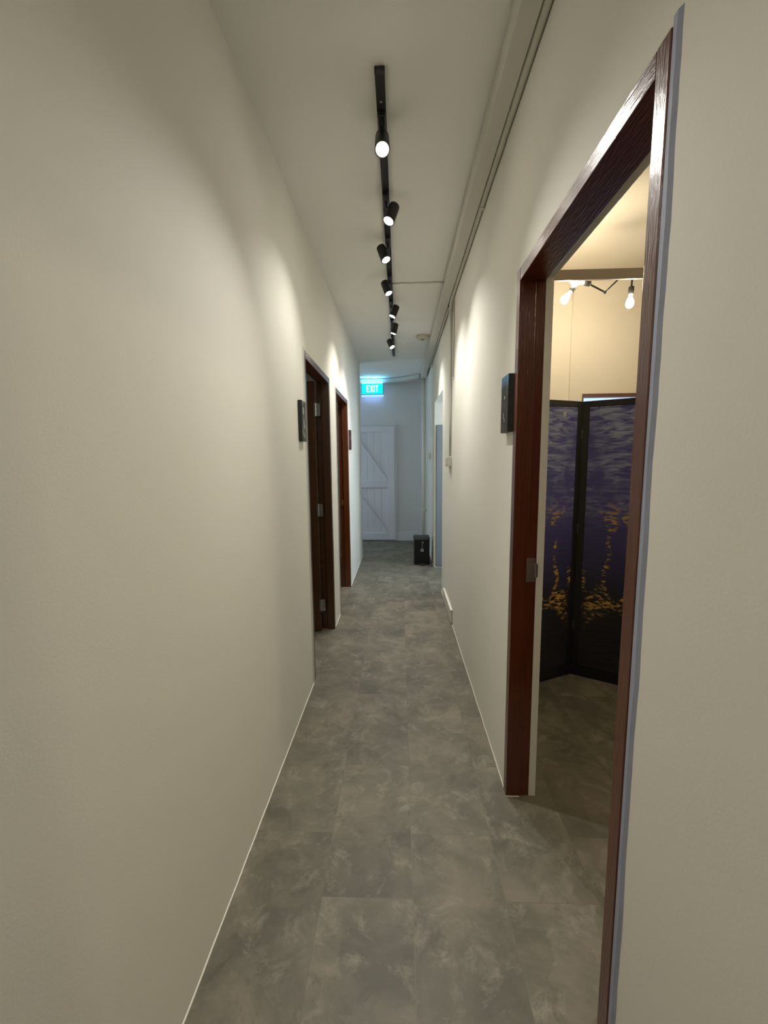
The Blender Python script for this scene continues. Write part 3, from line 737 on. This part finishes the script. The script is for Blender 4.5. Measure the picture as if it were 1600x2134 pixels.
for nm, ang in (('l', a_l), ('r', a_r)):
    # build each panel straight under the screen
    w, hgt, off, t, sw_ = .46, 1.800, .0035, .011, .042
    R_ = Matrix.Translation((hx, hy, 0)) @ Matrix.Rotation(ang, 4, 'Z')
    bm = nb()
    bx(bm, off, off+sw_, -t, t, 0.0, hgt, .003); bx(bm, off+w-sw_, off+w, -t, t, 0.0, hgt, .003)
    bx(bm, off+sw_, off+w-sw_, -t, t, .001, .085, .003); bx(bm, off+sw_, off+w-sw_, -t, t, hgt-.038, hgt, .003)
    fr = lobj('panel_frame', bm, M_SFRAME, None); fr.parent = fs; fr.rotation_euler = (0, 0, ang)
    bm = nb(); bx(bm, off+sw_, off+w-sw_, -.007, .007, .085, hgt-.038)
    cv = lobj('painted_canvas', bm, M_PAINT, None); cv.parent = fr
    if nm == 'l':
        sgn = 1     # the camera-facing side of the left panel
        bm = nb(); bmesh.ops.create_icosphere(bm, subdivisions=2, radius=.016)
        for v in bm.verts: v.co = Vector((.155+v.co.x*random.uniform(.6, 1.3), .009+v.co.y*.25, 1.715+v.co.z*random.uniform(.6, 1.3)))
        sc_ = obj('crumpled_tape', bm, mat('silver_tape', srgb(190, 190, 205), .35)); sc_.parent = cv; sc_['label'] = 'crumpled silver scrap stuck near the top'
for hz in (.35, 1.0, 1.6):
    bm = nb(); cyl(bm, (0, -.009, hz-.03), (0, -.009, hz+.03), .004, seg=10); o = lobj('hinge', bm, M_CHROME, fs)

# ------------------------------------------------------------------ added ceiling lamps, out of view, that brighten the left rooms
def round_fill_lamp(x, y, e, col, label):
    r = empty('added_ceiling_lamp', (x, y, ZC)); tag(r, label, 'ceiling lamp')
    bm = nb(); lathe(bm, (x, y, ZC-.0005), (0, 0, -1), [(0, 0), (0, .16), (.03, .16), (.03, .15), (.03, 0)], 28); obj('lamp_base', bm, M_PVC, r, True)
    bm = nb(); lathe(bm, (x, y, ZC-.031), (0, 0, -1), [(0, 0), (0, .148), (.03, .13), (.05, .08), (.055, 0)], 28)
    obj('fill_lamp_diffuser', bm, mat('fill_lamp_diffuser', (1, 1, 1, 1), .4, emit=col, estr=e), r, True)
round_fill_lamp(-1.9, 2.4, 5, (1, .95, .8, 1), 'added round ceiling lamp that brightens the first left room')
round_fill_lamp(-1.9, 4.9, 9, (1, 1, .85, 1), 'added round ceiling lamp that brightens the second left room')
# added opal fill lamp behind the viewer, lifts the near walls
r = empty('added_ceiling_lamp', (.02, -1.10, ZC)); tag(r, 'added round opal fill lamp on the corridor ceiling behind the viewer', 'ceiling lamp')
bm = nb(); lathe(bm, (.02, -1.10, ZC-.0005), (0, 0, -1), [(0, 0), (0, .16), (.03, .16), (.03, .15), (.03, 0)], 28); obj('lamp_base', bm, M_PVC, r, True)
bm = nb(); lathe(bm, (.02, -1.10, ZC-.031), (0, 0, -1), [(0, 0), (0, .148), (.03, .13), (.05, .08), (.055, 0)], 28)
obj('fill_lamp_diffuser', bm, mat('rear_fill_diffuser', (1, 1, 1, 1), .4, emit=(1, .97, .92, 1), estr=REAR_FILL_E), r, True)
r = empty('added_fill_pendant', (2.6, 1.3, 3.27)); tag(r, 'added opal globe pendant out of view, fill for the right room', 'pendant lamp')  # added pendant, unseen, brightens the folding screen and room floor
bm = nb(); cyl(bm, (2.6, 1.3, 2.75), (2.6, 1.3, 3.27), .005, seg=8); obj('cord', bm, M_BLACK, r)
bm = nb(); bmesh.ops.create_uvsphere(bm, u_segments=24, v_segments=16, radius=.10, matrix=Matrix.Translation((2.6, 1.3, 2.66)))
obj('glass_globe', bm, mat('fill_globe_glow', (1, 1, 1, 1), .4, emit=(1, .87, .66, 1), estr=44), r, True)
